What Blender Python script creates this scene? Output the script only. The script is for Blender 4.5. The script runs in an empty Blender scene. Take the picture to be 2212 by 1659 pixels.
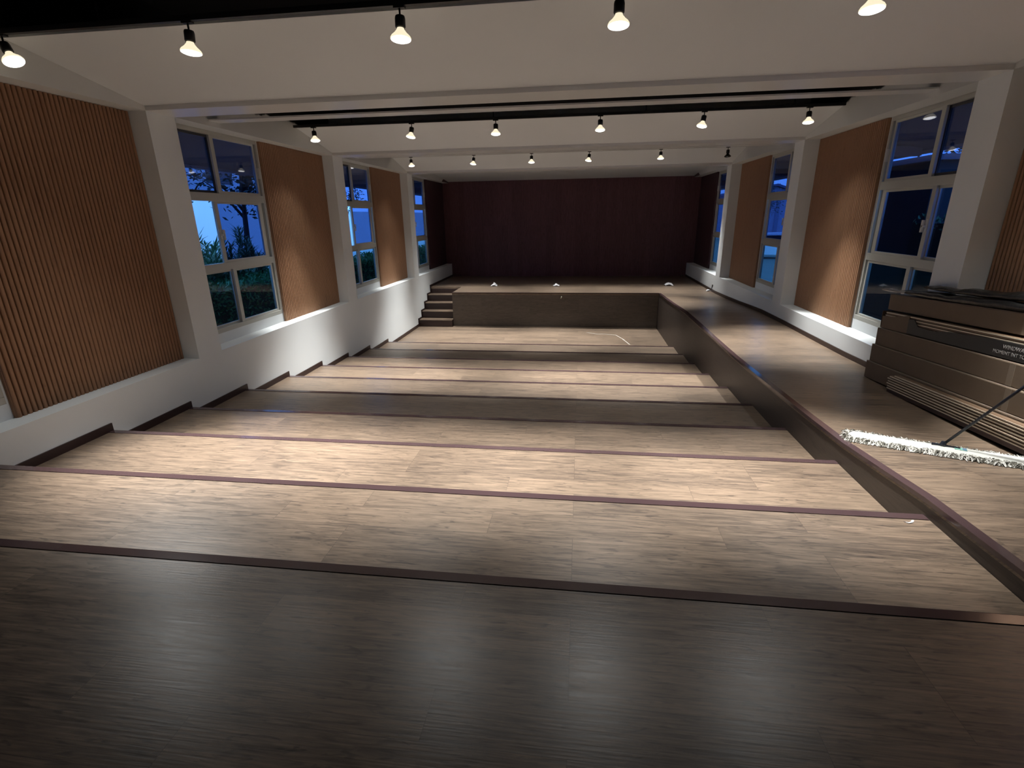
import bpy, math, random
from mathutils import Vector, Matrix
random.seed(7)
PI = math.pi
SC = bpy.context.scene
COL = SC.collection

# ------------------------------------------------------------------ camera
CAM_Z = 2.670
YAW, PITCH, ROLL, FPX = -0.1340, -0.3206, -0.0162, 1090.68
cy_, sy_ = math.cos(YAW), math.sin(YAW)
cp_, sp_ = math.cos(PITCH), math.sin(PITCH)
fwd = Vector((sy_*cp_, cy_*cp_, sp_))
rgt = Vector((cy_, -sy_, 0))
upv = rgt.cross(fwd)
r2 = math.cos(ROLL)*rgt + math.sin(ROLL)*upv
u2 = -math.sin(ROLL)*rgt + math.cos(ROLL)*upv
cam = bpy.data.cameras.new('camera')
camo = bpy.data.objects.new('camera', cam)
COL.objects.link(camo)
camo.matrix_world = Matrix(((r2.x, u2.x, -fwd.x, 0), (r2.y, u2.y, -fwd.y, 0), (r2.z, u2.z, -fwd.z, CAM_Z), (0, 0, 0, 1)))
cam.sensor_fit = 'HORIZONTAL'
cam.sensor_width = 36
cam.lens = 36*FPX/2212
cam.clip_start = 0.05
cam.clip_end = 400
SC.camera = camo

# ------------------------------------------------------------------ world, view
SC.view_settings.view_transform = 'Standard'
SC.view_settings.look = 'None'
SC.view_settings.exposure = 0.0
SC.view_settings.gamma = 1.0
SC.view_settings.use_curve_mapping = False
SC.cycles.use_denoising = True
SC.cycles.max_bounces = 7
SC.cycles.diffuse_bounces = 4
SC.cycles.glossy_bounces = 4
SC.cycles.transparent_max_bounces = 10
SC.cycles.sample_clamp_indirect = 4.0
W = bpy.data.worlds.new('dusk_sky')
SC.world = W
W.use_nodes = True
wn = W.node_tree.nodes
wl = W.node_tree.links
wn.clear()
wo = wn.new('ShaderNodeOutputWorld')
wb = wn.new('ShaderNodeBackground')
wtc = wn.new('ShaderNodeTexCoord')
wsep = wn.new('ShaderNodeSeparateXYZ')
wr = wn.new('ShaderNodeValToRGB')
wl.new(wtc.outputs['Generated'], wsep.inputs[0])
wl.new(wsep.outputs['Z'], wr.inputs[0])
wr.color_ramp.elements[0].position = 0.0
wr.color_ramp.elements[0].color = (0.135, 0.40, 1.0, 1)
wr.color_ramp.elements[1].position = 0.6
wr.color_ramp.elements[1].color = (0.135, 0.39, 0.97, 1)
wl.new(wr.outputs[0], wb.inputs[0])
wb.inputs[1].default_value = 3.2
wl.new(wb.outputs[0], wo.inputs[0])

LAMP_W = 920.0      # power of every track lamp's narrow beam
SPILL_W = 50.0      # and of the light it spills outside the beam
LAMP_COL = (0.98, 1.0, 0.985)
BULB_E = 6.0       # glow of the bulb's face

# ------------------------------------------------------------------ measures
xL, xR = -4.082, 3.218        # faces of the pillars and low side walls
xLs, xRs = -4.257, 3.422      # faces of the slatted panels
xLw, xRw = -4.297, 3.462      # planes of the window frames
zT, zB = 1.252, 3.666         # top of low side wall, bottom of beams
PER = 3.785
A1, A2 = 4.824, 5.186         # near and far side of the first pillar
yE, yS = 16.294, 12.60
xP, xSt = 1.912, -3.20
zS = 0.853
NOSE = [1.839, 2.677, 3.639, 4.566, 5.495, 6.422, 7.369, 8.318, 9.278, 10.253]
TZ = [1.145, 1.076, 0.917, 0.781, 0.668, 0.552, 0.437, 0.325, 0.223, 0.125, 0.0]
RAMP = [(13.2, .853), (12.6, .853), (11.6, .885), (10.7, .92), (10.0, .955), (9.4, .98), (8.4, .988), (7.4, .988), (6.4, .992), (5.8, 1.005), (5.2, 1.025),
        (4.3, 1.055), (3.6, 1.085), (3.1, 1.132), (2.7, 1.172), (2.0, 1.20), (-3.0, 1.20)]
YB = -3.0                     # rear wall behind the camera


def ramp_z(y):
    for (a, za), (b, zb) in zip(RAMP, RAMP[1:]):
        if b <= y <= a:
            return zb + (za-zb)*(y-b)/(a-b)
    return RAMP[0][1] if y > RAMP[0][0] else RAMP[-1][1]


# ------------------------------------------------------------------ materials
def newmat(name):
    m = bpy.data.materials.new(name)
    m.use_nodes = True
    return m, m.node_tree.nodes, m.node_tree.links, m.node_tree.nodes['Principled BSDF']


def pbr(name, col, rough=0.6, metal=0.0, spec=0.5, noise=0.0, nscale=8.0, bump=0.0, bscale=80.0, coat=0.0):
    m, n, l, b = newmat(name)
    b.inputs['Base Color'].default_value = (*col, 1)
    b.inputs['Roughness'].default_value = rough
    b.inputs['Metallic'].default_value = metal
    b.inputs['Specular IOR Level'].default_value = spec
    b.inputs['Coat Weight'].default_value = coat
    g = n.new('ShaderNodeNewGeometry')
    if noise:
        t = n.new('ShaderNodeTexNoise')
        t.inputs['Scale'].default_value = nscale
        t.inputs['Detail'].default_value = 5
        l.new(g.outputs['Position'], t.inputs['Vector'])
        mx = n.new('ShaderNodeMix')
        mx.data_type = 'RGBA'
        mx.inputs[6].default_value = (*[c*(1-noise) for c in col], 1)
        mx.inputs[7].default_value = (*[min(1, c*(1+noise)) for c in col], 1)
        l.new(t.outputs['Fac'], mx.inputs[0])
        l.new(mx.outputs[2], b.inputs['Base Color'])
    if bump:
        t2 = n.new('ShaderNodeTexNoise')
        t2.inputs['Scale'].default_value = bscale
        t2.inputs['Detail'].default_value = 4
        l.new(g.outputs['Position'], t2.inputs['Vector'])
        bp = n.new('ShaderNodeBump')
        bp.inputs['Strength'].default_value = bump
        bp.inputs['Distance'].default_value = 0.01
        l.new(t2.outputs['Fac'], bp.inputs['Height'])
        l.new(bp.outputs[0], b.inputs['Normal'])
    return m


def mathn(n, l, op, a, b=None):
    q = n.new('ShaderNodeMath')
    q.operation = op
    for i, v in enumerate((a, b)):
        if v is None:
            continue
        if isinstance(v, (int, float)):
            q.inputs[i].default_value = v
        else:
            l.new(v, q.inputs[i])
    return q.outputs[0]


def wood(name, along, c_lo, c_hi, c_dark, bw=1.22, bh=0.185, rough=0.4, spec=0.5, grain=1.0, mortar=0.0012, var=1.0):
    """plank flooring: along = 'xy' planks run with x, rows step with y+z; 'yz' run with y, rows in z; 'zx' run with z, rows in x;
    'zy' run with z, rows in y"""
    m, n, l, b = newmat(name)
    g = n.new('ShaderNodeNewGeometry')
    s = n.new('ShaderNodeSeparateXYZ')
    l.new(g.outputs['Position'], s.inputs[0])
    if along == 'xy':
        u, v = s.outputs[0], mathn(n, l, 'ADD', s.outputs[1], s.outputs[2])
    elif along == 'yz':
        u, v = s.outputs[1], s.outputs[2]
    elif along == 'zx':
        u, v = s.outputs[2], s.outputs[0]
    else:
        u, v = s.outputs[2], s.outputs[1]
    c = n.new('ShaderNodeCombineXYZ')
    l.new(u, c.inputs[0])
    l.new(v, c.inputs[1])
    br = n.new('ShaderNodeTexBrick')
    br.offset = 0.37
    br.offset_frequency = 3
    br.inputs['Scale'].default_value = 1.0
    br.inputs['Brick Width'].default_value = bw
    br.inputs['Row Height'].default_value = bh
    br.inputs['Mortar Size'].default_value = mortar
    br.inputs['Mortar Smooth'].default_value = 0.3
    br.inputs['Color1'].default_value = (0, 0, 0, 1)
    br.inputs['Color2'].default_value = (1, 1, 1, 1)
    br.inputs['Mortar'].default_value = (0.5, 0.5, 0.5, 1)
    l.new(c.outputs[0], br.inputs['Vector'])
    sepc = n.new('ShaderNodeSeparateColor')
    l.new(br.outputs['Color'], sepc.inputs[0])
    rnd = sepc.outputs[0]
    # grain, shifted plank by plank
    off = mathn(n, l, 'MULTIPLY', rnd, 37.0)
    cg = n.new('ShaderNodeCombineXYZ')
    l.new(mathn(n, l, 'MULTIPLY', u, 4.2), cg.inputs[0])
    l.new(mathn(n, l, 'MULTIPLY', v, 46.0), cg.inputs[1])
    l.new(off, cg.inputs[2])
    t1 = n.new('ShaderNodeTexNoise')
    t1.inputs['Scale'].default_value = 1.0
    t1.inputs['Detail'].default_value = 6
    t1.inputs['Roughness'].default_value = 0.62
    t1.inputs['Distortion'].default_value = 0.9
    l.new(cg.outputs[0], t1.inputs['Vector'])
    cg2 = n.new('ShaderNodeCombineXYZ')
    l.new(mathn(n, l, 'MULTIPLY', u, 5.0), cg2.inputs[0])
    l.new(mathn(n, l, 'MULTIPLY', v, 120.0), cg2.inputs[1])
    l.new(off, cg2.inputs[2])
    t2 = n.new('ShaderNodeTexNoise')
    t2.inputs['Scale'].default_value = 1.0
    t2.inputs['Detail'].default_value = 3
    l.new(cg2.outputs[0], t2.inputs['Vector'])
    cg3 = n.new('ShaderNodeCombineXYZ')
    l.new(mathn(n, l, 'MULTIPLY', u, 6.5), cg3.inputs[0])
    l.new(mathn(n, l, 'MULTIPLY', v, 38.0), cg3.inputs[1])
    l.new(off, cg3.inputs[2])
    t3 = n.new('ShaderNodeTexNoise')
    t3.inputs['Scale'].default_value = 1.0
    t3.inputs['Detail'].default_value = 2
    t3.inputs['Distortion'].default_value = 1.6
    l.new(cg3.outputs[0], t3.inputs['Vector'])
    # tone = grain + plank variation
    k1, k2, k3 = 2.3*grain, 1.1*grain, 0.36*var
    tone = mathn(n, l, 'ADD', mathn(n, l, 'MULTIPLY', t1.outputs['Fac'], k1), mathn(n, l, 'MULTIPLY', t2.outputs['Fac'], k2))
    tone = mathn(n, l, 'ADD', tone, mathn(n, l, 'MULTIPLY', rnd, k3))
    tone = mathn(n, l, 'SUBTRACT', tone, (k1+k2+k3)/2 - 0.5)
    mx = n.new('ShaderNodeMix')
    mx.data_type = 'RGBA'
    mx.inputs[6].default_value = (*c_lo, 1)
    mx.inputs[7].default_value = (*c_hi, 1)
    l.new(tone, mx.inputs[0])
    knot = n.new('ShaderNodeMapRange')
    knot.inputs[1].default_value = 0.58
    knot.inputs[2].default_value = 0.70
    l.new(t3.outputs['Fac'], knot.inputs[0])
    mk = n.new('ShaderNodeMix')
    mk.data_type = 'RGBA'
    l.new(mathn(n, l, 'MULTIPLY', knot.outputs[0], 0.6), mk.inputs[0])
    l.new(mx.outputs[2], mk.inputs[6])
    mk.inputs[7].default_value = (*c_dark, 1)
    ms = n.new('ShaderNodeMix')
    ms.data_type = 'RGBA'
    l.new(mathn(n, l, 'MULTIPLY', br.outputs['Fac'], 0.55), ms.inputs[0])
    l.new(mk.outputs[2], ms.inputs[6])
    ms.inputs[7].default_value = (*[q*0.6 for q in c_dark], 1)
    l.new(ms.outputs[2], b.inputs['Base Color'])
    rr = mathn(n, l, 'ADD', mathn(n, l, 'MULTIPLY', t1.outputs['Fac'], 0.16), rough-0.08)
    l.new(rr, b.inputs['Roughness'])
    b.inputs['Specular IOR Level'].default_value = spec
    bp = n.new('ShaderNodeBump')
    bp.inputs['Strength'].default_value = 0.10
    bp.inputs['Distance'].default_value = 0.004
    l.new(t2.outputs['Fac'], bp.inputs['Height'])
    l.new(bp.outputs[0], b.inputs['Normal'])
    return m


M = {}
M['floor'] = wood('floor_planks', 'xy', (0.086, 0.062, 0.046), (0.232, 0.164, 0.113), (0.040, 0.029, 0.023), rough=0.34)
M['side'] = wood('side_planks', 'yz', (0.036, 0.026, 0.020), (0.062, 0.044, 0.034), (0.022, 0.016, 0.013), rough=0.45, bh=0.30)
M['stagewall'] = wood('stage_wall_planks', 'zx', (0.090, 0.040, 0.045), (0.155, 0.068, 0.076), (0.060, 0.028, 0.031), bw=2.4, bh=0.15, rough=0.5, spec=0.3)
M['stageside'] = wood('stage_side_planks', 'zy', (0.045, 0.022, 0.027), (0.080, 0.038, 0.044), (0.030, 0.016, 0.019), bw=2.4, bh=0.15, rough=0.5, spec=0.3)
M['slat'] = wood('slat_wood', 'zy', (0.245, 0.130, 0.070), (0.34, 0.185, 0.104), (0.20, 0.105, 0.056), bw=9.0, bh=0.04, rough=0.5, spec=0.35, grain=0.3, mortar=0.0, var=0.45)
M['trim'] = pbr('maroon_trim', (0.060, 0.036, 0.037), 0.14, spec=0.6, noise=0.1, nscale=3)
M['base'] = pbr('dark_baseboard', (0.030, 0.014, 0.013), 0.35, spec=0.5)
M['paint'] = pbr('white_paint', (0.76, 0.785, 0.79), 0.62, spec=0.35, noise=0.03, nscale=2.5, bump=0.12, bscale=160)
M['ceilpaint'] = pbr('ceiling_paint', (0.71, 0.73, 0.745), 0.6, spec=0.3, noise=0.02, nscale=1.5)
M['beampaint'] = pbr('beam_paint', (0.68, 0.685, 0.68), 0.30, spec=0.5, noise=0.02, nscale=2)
M['black'] = pbr('black_ceiling_paint', (0.006, 0.006, 0.007), 0.9, spec=0.1)
M['blackmetal'] = pbr('black_metal', (0.010, 0.010, 0.011), 0.45, spec=0.5)
M['alu'] = pbr('window_frame_metal', (0.46, 0.46, 0.42), 0.38, metal=0.25, spec=0.5)
M['alu_dark'] = pbr('window_gasket', (0.03, 0.03, 0.035), 0.5)
M['latch'] = pbr('white_latch', (0.62, 0.62, 0.58), 0.35)
M['card'] = pbr('cardboard', (0.165, 0.120, 0.083), 0.75, spec=0.25, noise=0.12, nscale=6, bump=0.05, bscale=60)
M['cardedge'] = pbr('cardboard_flap', (0.22, 0.17, 0.125), 0.7, spec=0.25, noise=0.1, nscale=6)
M['plank'] = pbr('plank_wood', (0.14, 0.085, 0.05), 0.55, noise=0.2, nscale=12)
M['plankedge'] = pbr('plank_pale_edge', (0.66, 0.56, 0.42), 0.5)
M['film'] = pbr('black_plastic_film', (0.006, 0.006, 0.006), 0.33, spec=0.5, bump=0.5, bscale=18)
M['darkbox'] = pbr('dark_printed_sleeve', (0.018, 0.017, 0.016), 0.5, noise=0.2, nscale=14)
M['ink'] = pbr('pale_print', (0.35, 0.33, 0.31), 0.6)
M['clearwrap'] = pbr('grey_wrap', (0.20, 0.20, 0.21), 0.25, spec=0.6)
M['mop'] = pbr('mop_cotton', (0.52, 0.50, 0.46), 0.9, spec=0.2, noise=0.15, nscale=40)
M['mopsoilshade'] = pbr('mop_yarn_soil_shade', (0.13, 0.12, 0.10), 0.95, spec=0.1, noise=0.5, nscale=50)  # soiled yarn, darkened to stand for the shaded gaps in the fringe
M['mopdark'] = pbr('mop_handle_dark', (0.012, 0.014, 0.022), 0.35)
M['mopback'] = pbr('mop_canvas', (0.50, 0.49, 0.45), 0.8, noise=0.06, nscale=15)
M['tag'] = pbr('mop_tag', (0.20, 0.42, 0.34), 0.6, noise=0.5, nscale=60)
M['tagblue'] = pbr('mop_tag_blue', (0.12, 0.20, 0.30), 0.6)
M['plastic'] = pbr('white_plastic_scrap', (0.75, 0.73, 0.74), 0.5)
M['brass'] = pbr('cable_gland', (0.35, 0.33, 0.25), 0.4, metal=0.4)
M['cable'] = pbr('black_cable', (0.012, 0.012, 0.012), 0.5)
M['chalk'] = pbr('white_dust_mark', (0.50, 0.46, 0.40), 0.9)
M['hedge'] = pbr('hedge_leaf', (0.085, 0.26, 0.095), 0.6, noise=0.4, nscale=6)
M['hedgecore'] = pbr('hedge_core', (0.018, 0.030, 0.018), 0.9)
M['shrub'] = pbr('shrub_leaf', (0.10, 0.20, 0.10), 0.5, noise=0.3, nscale=5)
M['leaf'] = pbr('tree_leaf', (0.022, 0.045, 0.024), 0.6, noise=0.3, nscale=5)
M['bark'] = pbr('tree_bark', (0.020, 0.017, 0.015), 0.9)
M['stucco'] = pbr('outside_pale_wall', (0.80, 0.80, 0.80), 0.8, noise=0.10, nscale=0.8)
M['eave'] = pbr('eave_soffit', (0.16, 0.16, 0.18), 0.8)
M['gutter'] = pbr('gutter_edge', (0.38, 0.38, 0.42), 0.5)
M['ground'] = pbr('outside_ground', (0.10, 0.11, 0.10), 0.95, noise=0.4, nscale=1.5)
M['darkhut'] = pbr('dark_cladding', (0.045, 0.048, 0.042), 0.85, noise=0.3, nscale=2)
M['roofblue'] = pbr('far_roof', (0.10, 0.13, 0.22), 0.7)
M['farwall'] = pbr('far_wall', (0.36, 0.38, 0.50), 0.8, noise=0.15, nscale=0.5)
M['farpost'] = pbr('far_post', (0.22, 0.25, 0.36), 0.8)
M['carpaint'] = pbr('car_paint', (0.72, 0.74, 0.78), 0.3)
M['carglass'] = pbr('car_glass', (0.02, 0.025, 0.035), 0.1)
M['tyre'] = pbr('tyre', (0.015, 0.015, 0.015), 0.8)

# white paint that turns to the sprayed black of the void, with a ragged edge
m, n, l, b = newmat('bulkhead_paint')
g = n.new('ShaderNodeNewGeometry')
s = n.new('ShaderNodeSeparateXYZ')
l.new(g.outputs['Position'], s.inputs[0])
t = n.new('ShaderNodeTexNoise')
t.inputs['Scale'].default_value = 3.5
t.inputs['Detail'].default_value = 4
l.new(g.outputs['Position'], t.inputs['Vector'])
zz = mathn(n, l, 'ADD', s.outputs[2], mathn(n, l, 'MULTIPLY', mathn(n, l, 'SUBTRACT', t.outputs['Fac'], 0.5), 0.16))
mr = n.new('ShaderNodeMapRange')
mr.inputs[1].default_value = 3.945
mr.inputs[2].default_value = 3.965
l.new(zz, mr.inputs[0])
mx = n.new('ShaderNodeMix')
mx.data_type = 'RGBA'
l.new(mr.outputs[0], mx.inputs[0])
mx.inputs[6].default_value = (0.62, 0.63, 0.62, 1)
mx.inputs[7].default_value = (0.006, 0.006, 0.007, 1)
l.new(mx.outputs[2], b.inputs['Base Color'])
b.inputs['Roughness'].default_value = 0.7
b.inputs['Specular IOR Level'].default_value = 0.25
M['bulkhead'] = m

# tinted window glass
m, n, l, b = newmat('tinted_glass')
n.remove(b)
o = n['Material Output']
tr = n.new('ShaderNodeBsdfTransparent')
tr.inputs[0].default_value = (0.42, 0.47, 0.62, 1)
gl = n.new('ShaderNodeBsdfGlossy')
gl.inputs['Roughness'].default_value = 0.02
fr = n.new('ShaderNodeFresnel')
gg = n.new('ShaderNodeNewGeometry')
im = n.new('ShaderNodeMapRange')          # the same reflectance on the front and the back of the pane
im.inputs[3].default_value = 1.5
im.inputs[4].default_value = 1/1.5
l.new(gg.outputs['Backfacing'], im.inputs[0])
l.new(im.outputs[0], fr.inputs[0])
ms = n.new('ShaderNodeMixShader')
l.new(fr.outputs[0], ms.inputs[0])
l.new(tr.outputs[0], ms.inputs[1])
l.new(gl.outputs[0], ms.inputs[2])
l.new(ms.outputs[0], o.inputs[0])
M['glass'] = m
m2 = m.copy()
m2.name = 'clearer_glass'
for q in m2.node_tree.nodes:
    if q.type == 'BSDF_TRANSPARENT':
        q.inputs[0].default_value = (0.62, 0.74, 0.78, 1)
M['glass_low'] = m2

# lit bulb face, and the dead one
m, n, l, b = newmat('bulb_lit_face')
b.inputs['Base Color'].default_value = (1, 1, 1, 1)
b.inputs['Emission Color'].default_value = (1.0, 0.97, 0.90, 1)
b.inputs['Emission Strength'].default_value = BULB_E
M['bulbface'] = m
m, n, l, b = newmat('bulb_lit_glass')
b.inputs['Base Color'].default_value = (0.8, 0.78, 0.7, 1)
b.inputs['Roughness'].default_value = 0.15
b.inputs['Emission Color'].default_value = (1.0, 0.88, 0.62, 1)
b.inputs['Emission Strength'].default_value = 1.0
M['bulbglass'] = m
M['bulbdead'] = pbr('bulb_unlit_glass', (0.06, 0.055, 0.05), 0.12, metal=0.5)


# ------------------------------------------------------------------ mesh builder
class MB:
    def __init__(s):
        s.v = []
        s.f = []
        s.mi = []
        s.cur = 0

    def add(s, vs, fs):
        o = len(s.v)
        s.v += [tuple(p) for p in vs]
        s.f += [tuple(i+o for i in q) for q in fs]
        s.mi += [s.cur]*len(fs)
        return s

    def box(s, x0, x1, y0, y1, z0, z1):
        x0, x1 = min(x0, x1), max(x0, x1)
        v = [(x0, y0, z0), (x1, y0, z0), (x1, y1, z0), (x0, y1, z0), (x0, y0, z1), (x1, y0, z1), (x1, y1, z1), (x0, y1, z1)]
        return s.add(v, [(0, 3, 2, 1), (4, 5, 6, 7), (0, 1, 5, 4), (1, 2, 6, 5), (2, 3, 7, 6), (3, 0, 4, 7)])

    def quad(s, a, b, c, d):
        return s.add([a, b, c, d], [(0, 1, 2, 3)])

    def prism(s, poly, axis, a, b):
        """poly of 2-D points extruded along axis from a to b. axis x: (y,z); y: (x,z); z: (x,y)"""
        def P(p, t):
            return {'x': (t, p[0], p[1]), 'y': (p[0], t, p[1]), 'z': (p[0], p[1], t)}[axis]
        n = len(poly)
        v = [P(p, a) for p in poly]+[P(p, b) for p in poly]
        f = [tuple(range(n)), tuple(range(2*n-1, n-1, -1))]
        f += [(i, (i+1) % n, (i+1) % n+n, i+n) for i in range(n)]
        return s.add(v, f)

    def tube(s, pts, rad, seg=8, cap=True):
        pts = [Vector(p) for p in pts]
        rs = rad if isinstance(rad, (list, tuple)) else [rad]*len(pts)
        rings = []
        for i, p in enumerate(pts):
            d = (pts[min(i+1, len(pts)-1)]-pts[max(i-1, 0)]).normalized()
            a = d.cross(Vector((0, 0, 1)))
            if a.length < 1e-3:
                a = d.cross(Vector((1, 0, 0)))
            a.normalize()
            c = d.cross(a)
            rings.append([p+(a*math.cos(2*PI*k/seg)+c*math.sin(2*PI*k/seg))*rs[i] for k in range(seg)])
        v = [q for r in rings for q in r]
        f = []
        for i in range(len(pts)-1):
            for k in range(seg):
                f.append((i*seg+k, i*seg+(k+1) % seg, (i+1)*seg+(k+1) % seg, (i+1)*seg+k))
        if cap:
            f.append(tuple(range(seg-1, -1, -1)))
            f.append(tuple((len(pts)-1)*seg+k for k in range(seg)))
        return s.add(v, f)

    def lathe(s, prof, seg=20, c=(0, 0, 0), cap=True):
        v = []
        for r, z in prof:
            for k in range(seg):
                v.append((c[0]+r*math.cos(2*PI*k/seg), c[1]+r*math.sin(2*PI*k/seg), c[2]+z))
        f = []
        for i in range(len(prof)-1):
            for k in range(seg):
                f.append((i*seg+k, i*seg+(k+1) % seg, (i+1)*seg+(k+1) % seg, (i+1)*seg+k))
        if cap:
            f.append(tuple(range(seg-1, -1, -1)))
            f.append(tuple((len(prof)-1)*seg+k for k in range(seg)))
        return s.add(v, f)

    def build(s, name, mats, parent=None, smooth=False, bevel=0.0, loc=None):
        me = bpy.data.meshes.new(name)
        me.from_pydata(s.v, [], s.f)
        if not isinstance(mats, (list, tuple)):
            mats = [mats]
        for q in mats:
            me.materials.append(q)
        for p, i in zip(me.polygons, s.mi):
            p.material_index = i
            p.use_smooth = smooth
        me.update()
        o = bpy.data.objects.new(name, me)
        COL.objects.link(o)
        if parent:
            o.parent = parent
        if loc:
            o.location = loc
        if bevel:
            bm_ = o.modifiers.new('bevel', 'BEVEL')
            bm_.width = bevel
            bm_.segments = 2
            bm_.limit_method = 'ANGLE'
        return o


def tag(o, label, cat, group=None, kind=None):
    if label:
        o['label'] = label
    if cat:
        o['category'] = cat
    if group:
        o['group'] = group
    if kind:
        o['kind'] = kind
    return o


def empty(name, loc=(0, 0, 0), rot=(0, 0, 0)):
    o = bpy.data.objects.new(name, None)
    o.empty_display_size = 0.1
    o.location = loc
    o.rotation_euler = rot
    COL.objects.link(o)
    return o


def copy_tree(o, parent=None):
    c = o.copy()
    COL.objects.link(c)
    c.parent = parent
    for ch in list(o.children):
        copy_tree(ch, c)
    return c


# ================================================================== the room shell
# tiered floor
b = MB()
ys = [YB]+NOSE+[yS+1.2]
for k in range(11):
    b.quad((xL, ys[k], TZ[k]), (xP, ys[k], TZ[k]), (xP, ys[k+1], TZ[k]), (xL, ys[k+1], TZ[k]))
    if k < 10:
        b.quad((xL, ys[k+1], TZ[k+1]), (xP, ys[k+1], TZ[k+1]), (xP, ys[k+1], TZ[k]), (xL, ys[k+1], TZ[k]))
b.box(xL-.3, xR+.3, YB, yE, -0.3, -0.02)
tag(b.build('floor', M['floor']), 'brown wood-look plank floor stepping down in shallow tiers towards the stage', 'floor', kind='structure')

# nosing trims, one per step
ORD = ['nearest the camera', 'second', 'third', 'fourth', 'fifth', 'sixth', 'seventh', 'eighth', 'ninth', 'lowest, nearest the stage']
for k, y in enumerate(NOSE):
    b = MB()
    z = TZ[k]
    w = 0.052
    b.prism([(y-w, z-.001), (y-w, z+.004)]+[(y-.002+.007*math.sin(a*PI/12), z-.002+.007*math.cos(a*PI/12)) for a in range(0, 7)]+[(y+.005, z-.02), (y, z-.02), (y, z-.001)], 'x', xL+.004, xP-.002)
    o = b.build('trim_%d' % (k+1), M['trim'])
    w_ = ORD[k] if k in (0, 9) else ORD[k]+' from the camera'
    tag(o, 'maroon nosing strip along the floor step edge, '+w_, 'stair nosing', 'nosing strips of the floor steps', 'structure')

# side walls: low wall, recess wall, bulkhead
WIN = [(A2+(i-1)*PER, A2+(i-1)*PER+1.676) for i in range(4)]     # y extents of windows 0..3
for side, xf, xw, sgn, nm in ((-1, xL, xLw, -1, 'left'), (1, xR, xRw, 1, 'right')):
    xo = xw+sgn*.062
    b = MB()
    b.box(xf, xo, YB, yE, -0.3, zT)                     # low wall with its ledge
    b.box(xw, xo, YB, yE, zT, 1.375)                    # upstand below the windows
    last = YB
    for (a, c) in WIN:
        b.box(xw, xo, last, a+.004, 1.375, zB)
        last = c-.004
    b.box(xw, xo, last, yE, 1.375, zB)
    b.cur = 1
    b.box(xf, xo, YB, yE, zB+.001, 4.62)
    o = b.build('wall_'+nm, [M['paint'], M['bulkhead']])
    tag(o, 'white plastered %s side wall with projecting ledge below the windows' % nm, 'wall', kind='structure')

b = MB()
b.box(xL-.4, xR+.4, YB-.15, YB, -.3, 4.62)
tag(b.build('wall_rear', M['paint']), 'plain white wall behind the seating', 'wall', kind='structure')
b = MB()
b.box(xLw-.07, xRw+.07, YB-.15, yE+.2, 4.62, 4.75)
tag(b.build('ceiling', M['black']), 'black painted ceiling void above the white sloping panels', 'ceiling', kind='structure')

# stage end wall and its side returns
b = MB()
b.box(xLw-.07, xRw+.07, yE, yE+.2, -.3, 4.62)
b.box(xL, xR, yE-.02, yE+.0, zS-.1, 3.72)
tag(b.build('wall_back', M['stagewall']), 'dark maroon vertical plank wall at the back of the stage', 'wall', kind='structure')
for nm, xs, xw, sgn, xf in (('left', xLs, xLw, -1, xL), ('right', xRs, xRw, 1, xR)):
    b = MB()
    b.box(xs, xw+sgn*.001, WIN[3][1]+.01, yE-.02, zT+.001, zB-.001)
    b.prism([(15.55, zB+.001), (yE-.02, zB+.001), (yE-.02, zB+.11), (15.8, zB+.10)], 'x', xf-sgn*.012, xf+sgn*.002)
    tag(b.build('wall_stage_'+nm, M['stageside']), 'dark maroon planks lining the recess on the %s of the stage' % nm, 'wall', kind='structure')

# pillars
for i in range(3):
    y0, y1 = A1+i*PER, A2+i*PER
    for nm, xf, xw in (('left', xL, xLw), ('right', xR, xRw)):
        b = MB()
        sg = -1 if nm == 'left' else 1
        b.box(xf-sg*.0015, xw+sg*.05, y0, y1, zT+.0005, zB+.0008)
        o = b.build('pillar', M['paint'])
        w_ = ['nearest the camera', 'the middle one of three', 'closest to the stage'][i]
        tag(o, 'white square pillar on the %s wall, %s' % (nm, w_), 'pillar', 'pillars along the %s wall' % nm, 'structure')

# beams, sloping panels, cross batten, tracks
for i in range(3):
    y0, y1 = A1+i*PER, A2+i*PER
    b = MB()
    b.box(xL+.002, xR-.002, y0, y1, zB, 4.2)
    o = b.build('beam', M['beampaint'])
    w_ = ['nearest the camera', 'middle of the three', 'at the front of the stage'][i]
    tag(o, 'white painted ceiling beam spanning the hall, '+w_, 'beam', 'ceiling beams', 'structure')
Q = [3.653, 7.565, 11.43, 15.08]
for i in range(4):
    q = Q[i] if i < 3 else 13.9
    a = A1+i*PER-.003 if i < 3 else yE-.03
    b = MB()
    zl, zh = (3.705, 3.918) if i < 3 else (3.70, 3.90)
    b.prism([(q, zh), (a, zl), (a, zl+.018), (q, zh+.018)], 'x', xL+.003, xR-.003)
    o = b.build('ceiling_panel', M['ceilpaint'])
    w_ = ['nearest the camera', 'second from the camera', 'third, just before the stage', 'over the back of the stage'][i]
    tag(o, 'white sloping ceiling panel, '+w_, 'ceiling panel', 'sloping ceiling panels', 'structure')
for i in (0, 1):
    b = MB()
    y0 = 5.69+i*PER
    b.box(xL+.002, xR-.002, y0, y0+.185, 3.718, 3.733)
    o = b.build('ceiling_batten', M['beampaint'])
    tag(o, 'narrow glossy white batten crossing the black ceiling gap, '+['behind the first beam', 'behind the second beam'][i], 'ceiling batten', 'battens in the ceiling gaps', 'structure')

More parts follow.
